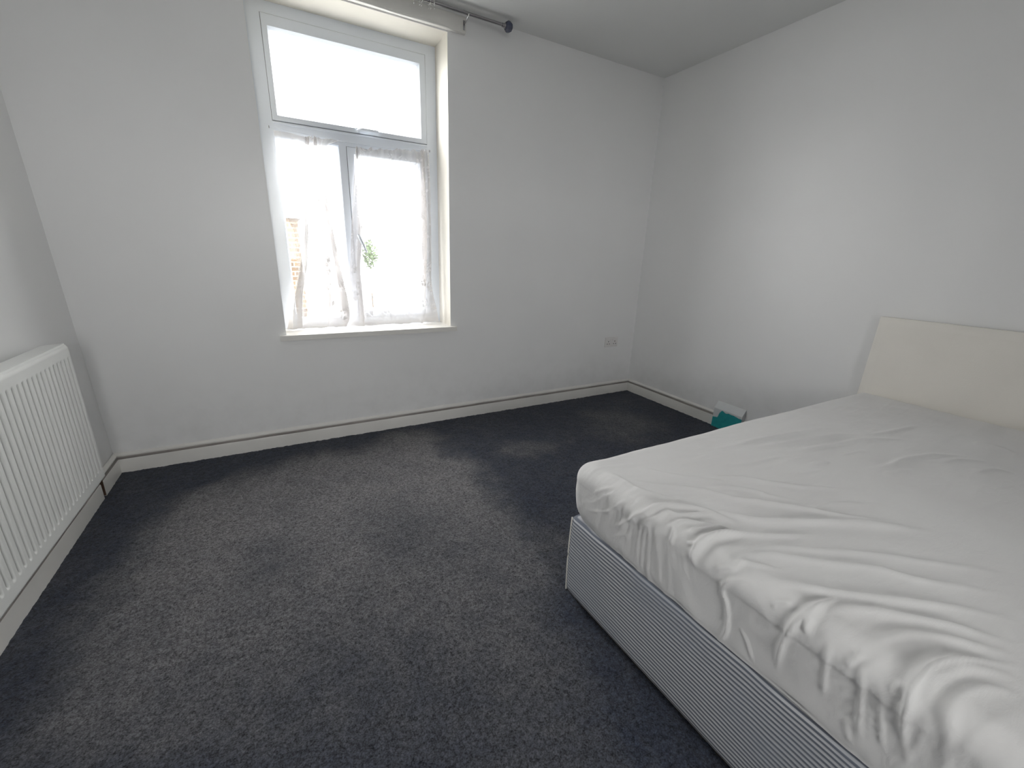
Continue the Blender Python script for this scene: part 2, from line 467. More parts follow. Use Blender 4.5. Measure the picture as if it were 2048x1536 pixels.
# skirting boards: flat board, groove, moulded cap; uneven paint and caulk along the top
SK = [(0.0, 0.000), (0.018, 0.000), (0.018, 0.071), (0.0165, 0.0755), (0.0035, 0.077), (0.003, 0.0875),
      (0.0135, 0.0895), (0.0145, 0.097), (0.009, 0.103), (0.003, 0.108), (0.0, 0.1085)]
def skirting(name, p0, p1, nrm, label, seed, miter0=0, miter1=0):
    p0, p1, nrm = Vector(p0), Vector(p1), Vector(nrm)
    L = (p1-p0).length; d = (p1-p0)/L; n = max(8, int(L/0.03))
    V = np.zeros((n+1, len(SK), 3))
    for i in range(n+1):
        s = L*i/n
        for j, (o, z) in enumerate(SK):
            ss = s
            if i == 0: ss += miter0*o
            if i == n: ss -= miter1*o
            jit = 0.0
            if j >= 5:
                jit = 0.0022*(vnoise(np.array([s]), np.array([j*0.37]), 14, seed)[0]-0.5)
            if j >= 9: jit += 0.006*(vnoise(np.array([s]), np.array([3.1]), 9, seed+5)[0]-0.4)
            q = p0 + d*ss + nrm*max(0.0, o + (0.0016*(vnoise(np.array([s]), np.array([j*0.5]), 10, seed+9)[0]-0.5) if 0 < o else 0))
            V[i, j] = (q.x, q.y, z + jit - (0.006 if z == 0 else 0))
    me = grid_mesh(name, V)
    bm = bmesh.new(); bm.from_mesh(me); bpy.data.meshes.remove(me)
    for e in (0, n):
        bm.verts.ensure_lookup_table()
        bm.faces.new([bm.verts[e*len(SK)+j] for j in range(len(SK))])
    o = finish(name, bm, M_gloss, auto=35)
    o.data.materials.append(M_groove)
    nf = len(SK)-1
    for p_ in o.data.polygons:           # groove faces coloured darker than the board
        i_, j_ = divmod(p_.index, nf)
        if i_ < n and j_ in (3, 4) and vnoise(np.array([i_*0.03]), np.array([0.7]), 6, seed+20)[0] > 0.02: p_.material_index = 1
    return tag(o, label, 'skirting board', kind='structure')
YG = -0.262                         # broken joint in the skirting below the radiator
BLOCK0, BLOCK1 = -0.952, -1.178     # boxed-in block on the bed wall
skirting('baseboard_back', (XL, 0, 0), (XR, 0, 0), (0, -1, 0), 'long cream white grooved skirting board under the window', 11, 1, 1)
skirting('baseboard_right', (XR, 0, 0), (XR, BLOCK0+0.002, 0), (-1, 0, 0), 'cream white skirting board between the room corner and the teal block', 12, 1, 0)
skirting('baseboard_right_bedside', (XR, BLOCK1-0.002, 0), (XR, YR, 0), (-1, 0, 0), 'cream white skirting board running behind the bed', 13, 0, 0)
skirting('baseboard_left', (XL, YG-0.032, 0), (XL, YR, 0), (1, 0, 0), 'long white skirting board beneath the radiator', 14, 0, 0)
skirting('baseboard_left_offcut', (XL, 0, 0), (XL, YG, 0), (1, 0, 0), 'short cream skirting offcut between the corner and the open joint', 15, 1, 0)
bm = bmesh.new(); box(bm, XL+0.0005, XL+0.004, YG-0.031, YG-0.003, 0.0, 0.098); box(bm, XL+0.0005, XL+0.0172, YG-0.003, YG-0.0004, 0.0, 0.092)
tag(finish('trim_1', bm, M_wood), 'bare brown wood showing in the broken skirting joint', 'wood strip', kind='structure')

# ------------------------------------------------------------------ window
win = empty('window_1', ((WX0+WX1)/2, YF, WZ0))
tag(win, 'white plastic framed window with top light and two lower panes', 'window', kind='structure')
def ring(name, x0, x1, z0, z1, ix0, ix1, iz0, iz1, y0, y1, m, chamfer=0.006):
    """rectangular frame, outer x0..x1 z0..z1, inner opening; y0 is the room face"""
    bm = bmesh.new()
    def loop(a, b_, c, d, y): return [bm.verts.new(p) for p in ((a, y, c), (b_, y, c), (b_, y, d), (a, y, d))]
    o0 = loop(x0, x1, z0, z1, y0+0.002); oF = loop(x0+0.002, x1-0.002, z0+0.002, z1-0.002, y0)
    iF = loop(ix0-chamfer, ix1+chamfer, iz0-chamfer, iz1+chamfer, y0); iC = loop(ix0, ix1, iz0, iz1, y0+chamfer*1.6)
    iB = loop(ix0, ix1, iz0, iz1, y1); oB = loop(x0, x1, z0, z1, y1)
    seq = [o0, oF, iF, iC, iB, oB, o0]
    for a, b_ in zip(seq[:-1], seq[1:]):
        for k in range(4): bm.faces.new((a[k], a[(k+1) % 4], b_[(k+1) % 4], b_[k]))
    return adopt(finish(name, bm, m), win)
FD = YF+0.07
TZ0, TZ1 = 1.808, 1.887
MX0, MX1 = 0.313, 0.358
# fixed frame built of members
bm = bmesh.new()
box(bm, WX0, -0.030, YF, FD, WZ0, WZ1); box(bm, 0.872, WX1, YF, FD, WZ0, WZ1)
box(bm, -0.030, 0.872, YF, FD, 2.391, WZ1); box(bm, -0.030, 0.872, YF, FD, WZ0, 0.758)
box(bm, -0.030, 0.872, YF, FD, TZ0, TZ1); box(bm, MX0, MX1, YF, FD, 0.758, TZ0)
adopt(finish('window_frame', bm, M_upvc), win)
bm = bmesh.new()                      # raised bead under the transom sash
box(bm, -0.030, 0.872, YF-0.006, YF, 1.872, 1.884); bevel(bm, 0.002, 1)
adopt(finish('drip_bead', bm, M_upvc), win)
ring('top_sash', -0.028, 0.870, 1.8885, 2.3895, 0.011, 0.821, 1.927, 2.325, YF-0.006, FD-0.005, M_upvc, 0.012)
ring('gasket', -0.031, 0.873, 1.885, 2.3925, -0.028, 0.870, 1.8885, 2.3895, YF-0.0015, YF+0.01, M_gasket, 0.0005)
ring('side_sash', MX1+0.002, 0.870, 0.760, TZ0-0.002, 0.410, 0.808, 0.812, 1.757, YF-0.006, FD-0.005, M_upvc, 0.012)
ring('gasket', MX1-0.002, 0.873, 0.757, TZ0+0.001, MX1+0.002, 0.870, 0.760, TZ0-0.002, YF-0.0015, YF+0.01, M_gasket, 0.0005)
ring('glazing_bead', -0.0305, MX0+0.0005, 0.757, TZ0+0.0005, -0.022, MX0-0.009, 0.766, TZ0-0.009, YF+0.01, FD-0.01, M_upvc, 0.006)
for (a, b_, c, d) in ((0.011, 0.821, 1.927, 2.325), (-0.022, MX0-0.009, 0.766, TZ0-0.009), (0.410, 0.808, 0.812, 1.757)):
    bm = bmesh.new(); yy = YF+0.035
    bm.faces.new([bm.verts.new(p) for p in ((a-.004, yy, c-.004), (b_+.004, yy, c-.004), (b_+.004, yy, d+.004), (a-.004, yy, d+.004))])
    adopt(finish('pane', bm, M_glass), win)
# lever handles
def handle(hx, hz, d):
    bm = bmesh.new(); box(bm, hx-0.014, hx+0.014, YF-0.016, YF-0.006, hz-0.014, hz+0.014); bevel(bm, 0.004, 2)
    base = adopt(finish('handle_base', bm, M_upvc, auto=40), win)
    bm = bmesh.new()
    tube(bm, [(hx, YF-0.014, hz), (hx, YF-0.032, hz), (hx+d[0]*.018, YF-0.043, hz+d[1]*.018), (hx+d[0]*.06, YF-0.045, hz+d[1]*.06), (hx+d[0]*.115, YF-0.040, hz+d[1]*.115)],
         [0.009, 0.009, 0.0095, 0.008, 0.006], 10)
    lv = adopt(finish('handle_lever', bm, M_upvc, auto=60), win)
    lv['label'] = 'white lever handle of the window'
handle(0.386, 1.292, (0.40, -0.92))
handle(0.433, 1.903, (1.0, 0.04))
# added unseen window that lets fill light in from behind the camera
fill_win = empty('fill_window', ((RW[0]+RW[1])/2, YR-0.1, RW[2]))
tag(fill_win, 'plain white framed window added unseen for fill light, in the wall facing the window wall', 'window', kind='structure')
bm = bmesh.new()
box(bm, RW[0], RW[0]+.06, YR-.13, YR-.07, RW[2], RW[3]); box(bm, RW[1]-.06, RW[1], YR-.13, YR-.07, RW[2], RW[3])
box(bm, RW[0]+.06, RW[1]-.06, YR-.13, YR-.07, RW[2], RW[2]+.06); box(bm, RW[0]+.06, RW[1]-.06, YR-.13, YR-.07, RW[3]-.06, RW[3])
box(bm, (RW[0]+RW[1])/2-.03, (RW[0]+RW[1])/2+.03, YR-.13, YR-.07, RW[2]+.06, RW[3]-.06)
adopt(finish('window_frame', bm, M_upvc), fill_win)
for a, b_ in ((RW[0]+.06, (RW[0]+RW[1])/2-.03), ((RW[0]+RW[1])/2+.03, RW[1]-.06)):
    bm = bmesh.new(); bm.faces.new([bm.verts.new(p) for p in ((a, YR-.1, RW[2]+.06), (b_, YR-.1, RW[2]+.06), (b_, YR-.1, RW[3]-.06), (a, YR-.1, RW[3]-.06))])
    adopt(finish('pane', bm, M_glass), fill_win)
# sill board
bm = bmesh.new()
box(bm, WX0-0.034, WX1+0.037, -0.032, 0.0, WZ0-0.030, WZ0); box(bm, WX0, WX1, 0.0, FD, WZ0-0.030, WZ0)
bmesh.ops.remove_doubles(bm, verts=bm.verts, dist=1e-5)
adopt(finish('window_sill', bm, M_gloss), win)

# ------------------------------------------------------------------ outside: opposite house, street, tree
GZ = -3.1
bm = bmesh.new(); box(bm, -40, 40, -40, 45, GZ-0.2, GZ)
tag(finish('ground', bm, M_asphalt), 'grey street ground below the window outside', 'ground', kind='structure')
hy = 13.0
top = at(566, 436, 1, hy)[2]
hx1 = at(604, 520, 1, hy)[0]
hs = empty('brick_house', (0, hy, GZ))
tag(hs, 'tan brick terraced house seen through the window beside the net curtain', 'house')
bm = bmesh.new(); box(bm, -9, hx1, hy, hy+7, GZ, top); adopt(finish('wall', bm, M_brick), hs)
bm = bmesh.new()
rv = [bm.verts.new(p) for p in ((-9.3, hy-.3, top), (hx1+.1, hy-.3, top), (hx1+.1, hy+3.5, top+0.9), (-9.3, hy+3.5, top+0.9), (-9.3, hy+7.3, top), (hx1+.1, hy+7.3, top))]
bm.faces.new((rv[0], rv[1], rv[2], rv[3])); bm.faces.new((rv[3], rv[2], rv[5], rv[4])); bm.faces.new((rv[0], rv[3], rv[4])); bm.faces.new((rv[1], rv[5], rv[2])); bm.faces.new((rv[0], rv[4], rv[5], rv[1]))
adopt(finish('roof', bm, M_slate), hs)
for wx in (-7.4, -4.4, -2.2):
    for wz in (GZ+0.9, GZ+3.6):
        if wz+1.5 > top: continue
        f = adopt(bbox('house_window', (wx, wx+1.0, hy-0.05, hy+0.02, wz, wz+1.5), M_upvc, bev=0.01), hs)
        bm = bmesh.new(); box(bm, wx+.08, wx+.92, hy-0.06, hy-0.045, wz+.08, wz+1.42)
        pn = finish('house_pane', bm, M_finial); pn.parent = f
        pn.matrix_parent_inverse = Matrix.Translation(hs.location).inverted() @ Matrix.Identity(4)
        pn.matrix_parent_inverse = Matrix.Identity(4)
tp = at(738, 500, 1, 9.0)
tr_ = empty('street_tree', (tp[0], 9.0, GZ))
tag(tr_, 'small leafy green tree beyond the window handle outside', 'tree')
bm = bmesh.new(); tube(bm, [(tp[0], 9, GZ), (tp[0]+.05, 9, GZ+1.5), (tp[0], 9, GZ+3.2)], [.03, .025, .015], 8); adopt(finish('trunk', bm, M_bark, auto=60), tr_)
bm = bmesh.new()
for _ in range(420):
    a = rng.normal(size=3); a /= np.linalg.norm(a); a *= rng.random()**0.4
    c = Vector((tp[0]+a[0]*0.22, 9+a[1]*0.25, tp[2]-0.10+a[2]*0.38)); s = 0.035+0.03*rng.random()
    u_ = Vector(rng.normal(size=3)).normalized(); w_ = u_.orthogonal().normalized()
    bm.faces.new([bm.verts.new(c+u_*s), bm.verts.new(c+w_*s*.5), bm.verts.new(c-u_*s), bm.verts.new(c-w_*s*.5)])
lf = adopt(finish('foliage', bm, M_leaf), tr_); lf['kind'] = 'stuff'

# ------------------------------------------------------------------ net curtains on a wire
def zz(p): return (520+p[0]/3.338, 240+p[1]/3.338)
def net(name, cols, ys, gat, label, seed, nu=22, nz=150):
    tt = np.linspace(0, 1, nz)
    C = []
    for cpts, y in zip(cols, ys):
        P = catmull([zz(q) for q in cpts], 14)
        # depth: on the wire at the top, forward on the sill at the bottom
        W = []
        s = np.concatenate([[0], np.cumsum(np.hypot(*np.diff(P, axis=0).T))]); s /= s[-1]
        for q, ss in zip(P, s):
            yy = 0.197*(1-min(1, ss*3)) + y*min(1, ss*3)
            yy -= 0.035*max(0, ss-0.75)/0.25
            W.append(at(q[0], q[1], 1, yy))
        W = np.array(W)
        C.append(np.stack([np.interp(tt, s, W[:, k]) for k in range(3)], -1))
    C = np.array(C)                                     # (ncol, nz, 3)
    S = np.stack([catmull(C[:, j], nu) for j in range(nz)], 1)   # across the cloth
    n = S.shape[0]
    mid_ = S[:, nz//2:].mean(1)
    arc = np.concatenate([[0], np.cumsum(np.linalg.norm(np.diff(mid_, axis=0), axis=1))])*1.25
    # tight pleats at the heading that die out downwards
    uu, vv = np.meshgrid(arc, tt, indexing='ij')
    S[:, :, 1] += 0.008*np.sin(uu*150+3*vnoise(uu, vv, 6, seed))*np.exp(-vv*5) + 0.010*(vnoise(uu, vv, 9, seed+1)-0.5)
    S[:, :, 2] += 0.016*(vnoise(uu, vv*0, 55, seed+2)-0.3)*np.exp(-vv*40)
    S[:, :, 0] += 0.006*(vnoise(uu, vv, 12, seed+3)-0.5)*vv
    low = S[:, :, 2] < WZ0+0.012
    S[:, :, 2] = np.where(low, WZ0+0.004+0.012*vnoise(uu, vv, 30, seed+4), S[:, :, 2])
    S[:, :, 1] = np.minimum(S[:, :, 1], YF-0.012)
    uv = np.stack([uu, (1-vv)*1.15], -1)
    me = grid_mesh(name, S, uv)
    gg = np.interp(np.linspace(0, len(gat)-1, n), np.arange(len(gat)), gat)[:, None] + 0*vv
    gg = np.clip(gg*(0.70+0.30*np.clip(vv*2.2, 0, 1)) + 0.35*(vnoise(uu, vv, 25, seed+6)-0.5)*gg, 0, 1)
    gg = np.maximum(gg, 0.55*np.exp(-vv*26))
    ga_ = me.attributes.new('gather', 'FLOAT', 'POINT'); ga_.data.foreach_set('value', gg.reshape(-1).astype(np.float32))
    o = link(name, me, M_lace, smooth=True)
    return tag(o, label, 'net curtain', 'lace net curtains on the wire')
cl = [[(90, 75), (130, 350), (185, 640), (235, 760), (245, 950), (215, 1200), (180, 1395)],
      [(180, 90), (235, 400), (268, 640), (270, 760), (262, 950), (225, 1250), (215, 1410)],
      [(285, 112), (275, 400), (285, 700), (282, 900), (235, 1200), (222, 1415)],
      [(330, 116), (318, 400), (322, 700), (318, 940), (288, 1150), (285, 1408)],
      [(300, 114), (300, 400), (300, 700), (285, 980), (262, 1200), (250, 1412)],
      [(345, 118), (345, 400), (375, 700), (388, 1000), (382, 1250), (350, 1405)],
      [(378, 120), (400, 450), (450, 800), (472, 1000), (470, 1250), (450, 1402)],
      [(355, 119), (372, 450), (398, 750), (425, 1000), (455, 1250), (470, 1402)],
      [(392, 124), (432, 450), (492, 770), (552, 1050), (592, 1250), (594, 1330), (572, 1398)],
      [(452, 134), (424, 180), (418, 450), (465, 770), (515, 1050), (545, 1250), (555, 1330), (540, 1400)],
      [(535, 150), (430, 190), (434, 450), (488, 770), (545, 1050), (586, 1250), (588, 1330), (565, 1400)]]
net('net_curtain', cl, [.195, .180, .165, .180, .200, .185, .165, .190, .170, .195, .175],
    [.1, .2, 1, 1, .35, .0, .2, .95, 1, .8, .3],
    'bunched white lace net curtain hanging before the narrow fixed pane', 21)
cr = [[(640, 180), (622, 500), (606, 800), (600, 1100), (598, 1300), (598, 1398)],
      [(652, 188), (662, 400), (688, 650), (668, 1000), (690, 1250), (700, 1392)],
      [(645, 189), (640, 400), (652, 700), (650, 1000), (668, 1250), (690, 1394)],
      [(660, 190), (684, 400), (718, 750), (745, 1000), (800, 1200), (850, 1382)],
      [(760, 194), (790, 500), (820, 800), (850, 1100), (900, 1280), (930, 1376)],
      [(860, 198), (880, 600), (900, 1000), (955, 1260), (1000, 1372)],
      [(960, 202), (980, 600), (1000, 1000), (1010, 1250), (1080, 1366)],
      [(1062, 205), (1070, 600), (1082, 900), (1072, 1100), (1090, 1250), (1088, 1365)],
      [(1095, 206), (1112, 600), (1115, 900), (1108, 1100), (1098, 1362)],
      [(1078, 206), (1076, 600), (1082, 900), (1086, 1100), (1128, 1362)],
      [(1128, 208), (1142, 600), (1144, 900), (1148, 1100), (1195, 1356)]]
net('net_curtain', cr, [.200, .180, .195, .175, .185, .195, .185, .170, .190, .200, .180],
    [.6, .9, .3, .15, .0, .0, .1, .7, .9, .3, .6],
    'white lace net curtain draped across the opening pane with the handle', 31)
wire = empty('curtain_wire', (0.42, 0.205, 1.85))
tag(wire, 'thin white curtain wire strung between two screw eyes', 'curtain wire')
w0 = at(*zz((60, 45)), 1, 0.205); w1 = at(*zz((1132, 208)), 1, 0.205)
bm = bmesh.new()
tube(bm, [tuple(w0*(1-t)+w1*t + np.array([0, 0, -0.020*math.sin(math.pi*t)])) for t in np.linspace(0, 1, 24)], 0.0022, 8)
adopt(finish('wire', bm, M_upvc, auto=60), wire)
for w in (w0, w1):
    bm = bmesh.new()
    ring_pts = [(w[0], 0.205+0.006*math.cos(a), w[2]+0.006*math.sin(a)) for a in np.linspace(0, 2*math.pi, 14)]
    tube(bm, ring_pts, 0.0016, 6, False); tube(bm, [(w[0], 0.210, w[2]), (w[0], YF+0.004, w[2])], 0.0018, 6)
    o = adopt(finish('screw_eye', bm, M_chrome, auto=60), wire)

# ------------------------------------------------------------------ batten and curtain pole above the window
bt = empty('curtain_batten', (0.42, 0, 2.45))
tag(bt, 'cream painted wooden batten fixed above the window', 'batten')
BX0, BX1 = -0.22, 1.048
bm = bmesh.new(); box(bm, BX0, BX1, -0.028, 0.0, 2.4535, 2.536); bevel(bm, 0.004, 3)
adopt(finish('board', bm, M_gloss, auto=40), bt)
bm = bmesh.new()
pts = [(x, -0.026, 2.458+0.0015*math.sin(x*17)) for x in np.linspace(BX0+0.01, 0.972, 40)]
tube(bm, pts, [0.006 if i < 37 else 0.006*(40-i)/4 for i in range(40)], 8)
adopt(finish('bead_strip', bm, M_gloss, auto=60), bt)
pole = empty('curtain_pole', (0.42, -0.09, 2.52))
tag(pole, 'thin grey metal curtain pole with dark blue round finials', 'curtain pole')
RZ = 2.5235
bm = bmesh.new(); tube(bm, [(-0.36, -0.09, RZ), (0.45, -0.09, RZ), (1.262, -0.09, RZ+0.002)], 0.0085, 14)
adopt(finish('rod', bm, M_chrome, auto=60), pole)
for sx, xx in ((1, 1.262), (-1, -0.36)):
    bm = bmesh.new(); lathe(bm, [(-0.006, 0.011), (0.006, 0.011), (0.008, 0.014), (0.014, 0.014)], (xx, -0.09, RZ+0.001), (sx, 0, 0), 16)
    adopt(finish('finial_collar', bm, M_chrome, auto=40), pole)
    bm = bmesh.new(); lathe(bm, [(0.014, 0.012), (0.018, 0.022), (0.028, 0.0292), (0.042, 0.0292), (0.055, 0.022), (0.062, 0.010)], (xx, -0.09, RZ+0.001), (sx, 0, 0), 10)
    o = adopt(finish('finial', bm, M_finial), pole); o['label'] = 'dark blue faceted round finial'
for bx in (1.034, -0.19):
    bm = bmesh.new()
    box(bm, bx-0.006, bx+0.006, -0.0315, -0.0285, 2.467, 2.515)
    tube(bm, [(bx, -0.030, 2.500), (bx, -0.050, 2.497), (bx, -0.078, 2.508), (bx, -0.09, RZ-0.010)], 0.0042, 8)
    adopt(finish('bracket', bm, M_chrome, auto=50), pole)
    bm = bmesh.new()
    tube(bm, [(bx, -0.09+0.0115*math.cos(a), RZ+0.0115*math.sin(a)) for a in np.linspace(-2.9, 1.2, 14)], 0.003, 6)
    adopt(finish('bracket_cup', bm, M_clear, auto=60), pole)
# loose plastic curtain hooks left on the pole
hook_px = [(828, 2), (839, 4), (843, 6), (858, 12), (862, 14), (869, 14)]
hb = None
for i, (hx, hy_) in enumerate(hook_px):
    q = at(hx, hy_, 1, -0.09)
    if hb is None:
        bm = bmesh.new()
        tube(bm, [(0, 0.0125*math.cos(a), 0.0125*math.sin(a)) for a in np.linspace(0, 2*math.pi, 16)], 0.0016, 6, False)
        tube(bm, [(0, 0, -0.0125), (0.001, -0.003, -0.020), (0.0, -0.006, -0.026), (-0.001, -0.001, -0.030), (0, 0.004, -0.027)], 0.0016, 6)
        o = finish('curtain_ring', bm, M_clear, auto=60); hb = o
    else:
        o = hb.copy(); col.objects.link(o)
    o.location = (q[0], -0.09, RZ-0.003); o.rotation_euler = (rng.uniform(-.2, .2), 0, rng.uniform(-.5, .5))
    tag(o, 'small clear plastic ring hook hanging loose on the curtain pole', 'curtain ring', 'clear ring hooks on the curtain pole')

# ------------------------------------------------------------------ radiator
RX, RB = XL+0.105, XL+0.030         # front face, back
RY0, RY1 = -0.478, -1.678
RZ0, RZ1 = 0.198, 0.800
rad = empty('radiator', (RX-0.04, (RY0+RY1)/2, RZ0))
tag(rad, 'white ribbed steel radiator mounted on the wall above the skirting', 'radiator')
pitch = 0.03325; nfl = int((RY0-RY1)/pitch)
ys_ = np.linspace(RY0-0.002, RY1+0.002, nfl*14+1)
zs = np.concatenate([[RZ0+0.004, RZ0+0.020, 0.232], np.linspace(0.234, 0.256, 9), np.linspace(0.30, 0.70, 5), np.linspace(0.732, 0.754, 9), [0.757, RZ1-0.018]])
YY, ZZ = np.meshgrid(ys_, zs, indexing='ij')
ph = ((RY0-YY-0.010) / pitch) % 1.0
g = np.clip(1-np.abs(ph-0.5)/0.27, 0, 1); g = g*g*(3-2*g)
h = np.clip((ZZ-0.236)/0.014, 0, 1)*np.clip((0.752-ZZ)/0.014, 0, 1); h = h*h*(3-2*h)
XX = RX - 0.0085*g*h
o = link('front_panel', grid_mesh('front_panel', np.stack([XX, YY, ZZ], -1)), M_rad, smooth=True); adopt(o, rad)
# rolled top and bottom seams of the panel
for nm, zc, sgn in (('top_seam', RZ1-0.018, 1), ('bottom_seam', RZ0+0.004, -1)):
    prof = [(RX, zc)] + [(RX-0.014+0.014*math.cos(a), zc+sgn*0.014*math.sin(a)) for a in np.linspace(0.2, math.pi/2, 7)] + [(RX-0.022, zc+sgn*0.014)]
    V = np.array([[(x, y, z) for x, z in prof] for y in (RY0-0.002, RY1+0.002)])
    adopt(link(nm, grid_mesh(nm, V), M_rad, smooth=True), rad)
for yy in (RY0, RY1):
    bm = bmesh.new(); box(bm, RB, RX-0.004, yy-0.0012, yy+0.0012, RZ0+0.012, RZ1-0.004); bevel(bm, 0.0008, 1)
    adopt(finish('side_panel', bm, M_rad), rad)
bm = bmesh.new(); box(bm, RB, RB+0.012, RY1+0.01, RY0-0.01, RZ0, RZ1-0.012); adopt(finish('back_panel', bm, M_rad), rad)
bm = bmesh.new()
V0 = [(RB-0.004, RZ1-0.016), (RB-0.004, RZ1-0.004), (RX-0.020, RZ1+0.0025), (RX-0.010, RZ1+0.0015), (RX-0.008, RZ1-0.006)]
a = [bm.verts.new((x, RY0+0.002, z)) for x, z in V0]; b_ = [bm.verts.new((x, RY1-0.002, z)) for x, z in V0]
for k in range(len(V0)-1): bm.faces.new((a[k], a[k+1], b_[k+1], b_[k]))
bm.faces.new(a); bm.faces.new(b_)
adopt(finish('top_grille', bm, M_rad, auto=30), rad)
for yy in (RY0-0.18, RY1+0.18):
    bm = bmesh.new(); box(bm, -0.9905, RB+0.002, yy-0.02, yy+0.02, 0.30, 0.72); adopt(finish('wall_bracket', bm, M_rad), rad)
bm = bmesh.new(); tube(bm, [(RB+0.04, RY1-0.002, 0.235), (RB+0.04, RY1-0.045, 0.235), (RB+0.04, RY1-0.05, 0.20), (RB+0.04, RY1-0.05, 0.0)], 0.008, 10)
adopt(finish('pipe', bm, M_chrome, auto=60), rad)

# ------------------------------------------------------------------ double socket
sx0, sz0 = 2.396, 0.440
so = empty('wall_socket', (sx0+0.073, 0, sz0+0.045))
tag(so, 'white double electrical socket low on the window wall near the corner', 'socket')
bm = bmesh.new(); box(bm, sx0, sx0+0.146, -0.010, 0.0, sz0, sz0+0.088); bevel(bm, 0.004, 3)
adopt(finish('face_plate', bm, M_plastic, auto=40), so)
for cx in (sx0+0.036, sx0+0.110):
    for dx, dz, w_, h_ in ((0, 0.014, 0.006, 0.011), (-0.012, -0.008, 0.009, 0.006), (0.012, -0.008, 0.009, 0.006)):
        bm = bmesh.new(); box(bm, cx+dx-w_/2, cx+dx+w_/2, -0.0104, -0.008, sz0+0.036+dz-h_/2, sz0+0.036+dz+h_/2)
        adopt(finish('pin_hole', bm, M_dark), so)
for cx in (sx0+0.062, sx0+0.084):
    bm = bmesh.new(); box(bm, cx-0.006, cx+0.006, -0.0135, -0.009, sz0+0.055, sz0+0.073); bevel(bm, 0.002, 2)
    adopt(finish('rocker_switch', bm, M_plastic, auto=40), so)

# ------------------------------------------------------------------ teal flaked block on the bed wall
nb, nh = 60, 44
prof = [(0.036, z) for z in np.linspace(-0.004, 0.145, 32)] + [(0.036-0.034*t, 0.145+0.050*t) for t in np.linspace(0.08, 1, 12)]
V = np.zeros((nb, len(prof), 3)); FL = np.zeros((nb, len(prof)))
for i, y in enumerate(np.linspace(BLOCK0, BLOCK1, nb)):
    u = i/(nb-1)
    for j, (o_, z) in enumerate(prof):
        V[i, j] = (XR-o_, y, z)
        zt = z/0.145
        edge = np.interp(u, [0, .18, .21, .30, .42, .60, .80, 1.0], [.50, .54, .80, .96, .90, .93, .90, .86])
        FL[i, j] = np.clip(0.5+(zt-edge)*4.5, 0, 1)
me = grid_mesh('boxed_block', V)
at_ = me.attributes.new('flake', 'FLOAT', 'POINT'); at_.data.foreach_set('value', FL.reshape(-1).astype(np.float32))
bm = bmesh.new(); bm.from_mesh(me); bm.verts.ensure_lookup_table()
npf = len(prof)
for e in (0, nb-1):
    y = V[e, 0, 1]
    ex = [bm.verts.new((XR-0.001, y, -0.004))]
    bm.verts.ensure_lookup_table()
    bm.faces.new([bm.verts[e*npf+j] for j in range(npf)] + ex)
bm.normal_update(); bm.to_mesh(me); bm.free()
o = link('boxed_block', me, M_flake)
tag(o, 'low block at the wall foot with teal paint showing through flaked white', 'wall block', kind='structure')

# ------------------------------------------------------------------ bed
BX, HX = 0.684, 2.652               # foot, head
BY1, BY0 = -1.812, -3.165           # window side, far side
BT = 0.556                          # mattress top
def skew(P):
    """bed foot stands a little out of square"""
    P = P.copy()
    P[..., 0] += 0.030*(BY1-P[..., 1])/0.83*np.clip((HX-P[..., 0])/(HX-BX), 0, 1)
    return P
def rounded(x0, x1, y0, y1, z0, z1, r, step, bottom=False):
    """rounded box surface as face grids (top and four sides), edges welded"""
    lo = np.array([x0+r, y0+r, z0 + (r if bottom else -1)]); hi = np.array([x1-r, y1-r, z1-r])
    nx, ny, nz_ = int((x1-x0)/step), int((y1-y0)/step), max(4, int((z1-z0)/step))
    gx, gy, gz = np.linspace(x0, x1, nx+1), np.linspace(y0, y1, ny+1), np.linspace(z0, z1, nz_+1)
    def G(a, b_, f):
        A, B = np.meshgrid(a, b_, indexing='ij'); return np.stack(f(A, B), -1)
    faces = [G(gx, gy, lambda A, B: (A, B, A*0+z1)), G(gy, gz, lambda A, B: (A*0+x0, A, B)), G(gy, gz, lambda A, B: (A*0+x1, A, B)),
             G(gx, gz, lambda A, B: (A, A*0+y1, B)), G(gx, gz, lambda A, B: (A, A*0+y0, B))]
    if bottom: faces.append(G(gx, gy, lambda A, B: (A, B, A*0+z0)))
    Vs, Fs, Ns, off = [], [], [], 0
    for P in faces:
        inn = np.clip(P, lo, hi); n_ = P-inn
        ln = np.linalg.norm(n_, axis=-1, keepdims=True); n_ = n_/np.maximum(ln, 1e-9)
        Q = inn + n_*r
        n, m_ = P.shape[:2]; idx = np.arange(n*m_).reshape(n, m_)+off; off += n*m_
        Vs.append(Q.reshape(-1, 3)); Ns.append(n_.reshape(-1, 3))
        Fs.append(np.stack([idx[:-1, :-1], idx[1:, :-1], idx[1:, 1:], idx[:-1, 1:]], -1).reshape(-1, 4))
    V, F_, Nn = np.vstack(Vs), np.vstack(Fs), np.vstack(Ns)
    key = np.round(V/1e-5).astype(np.int64)
    _, first, inv = np.unique(key, axis=0, return_index=True, return_inverse=True)
    return V[first], Nn[first], inv.reshape(-1)[F_]
def raw_mesh(name, V, F_):
    me = bpy.data.meshes.new(name)
    me.vertices.add(len(V)); me.vertices.foreach_set('co', V.reshape(-1).astype(np.float32))
    me.loops.add(F_.size); me.loops.foreach_set('vertex_index', F_.reshape(-1).astype(np.int32))
    me.polygons.add(len(F_)); me.polygons.foreach_set('loop_start', (np.arange(len(F_))*4).astype(np.int32))
    me.update(calc_edges=True); me.validate()
    bm = bmesh.new(); bm.from_mesh(me); bmesh.ops.recalc_face_normals(bm, faces=bm.faces); bm.to_mesh(me); bm.free()
    return me

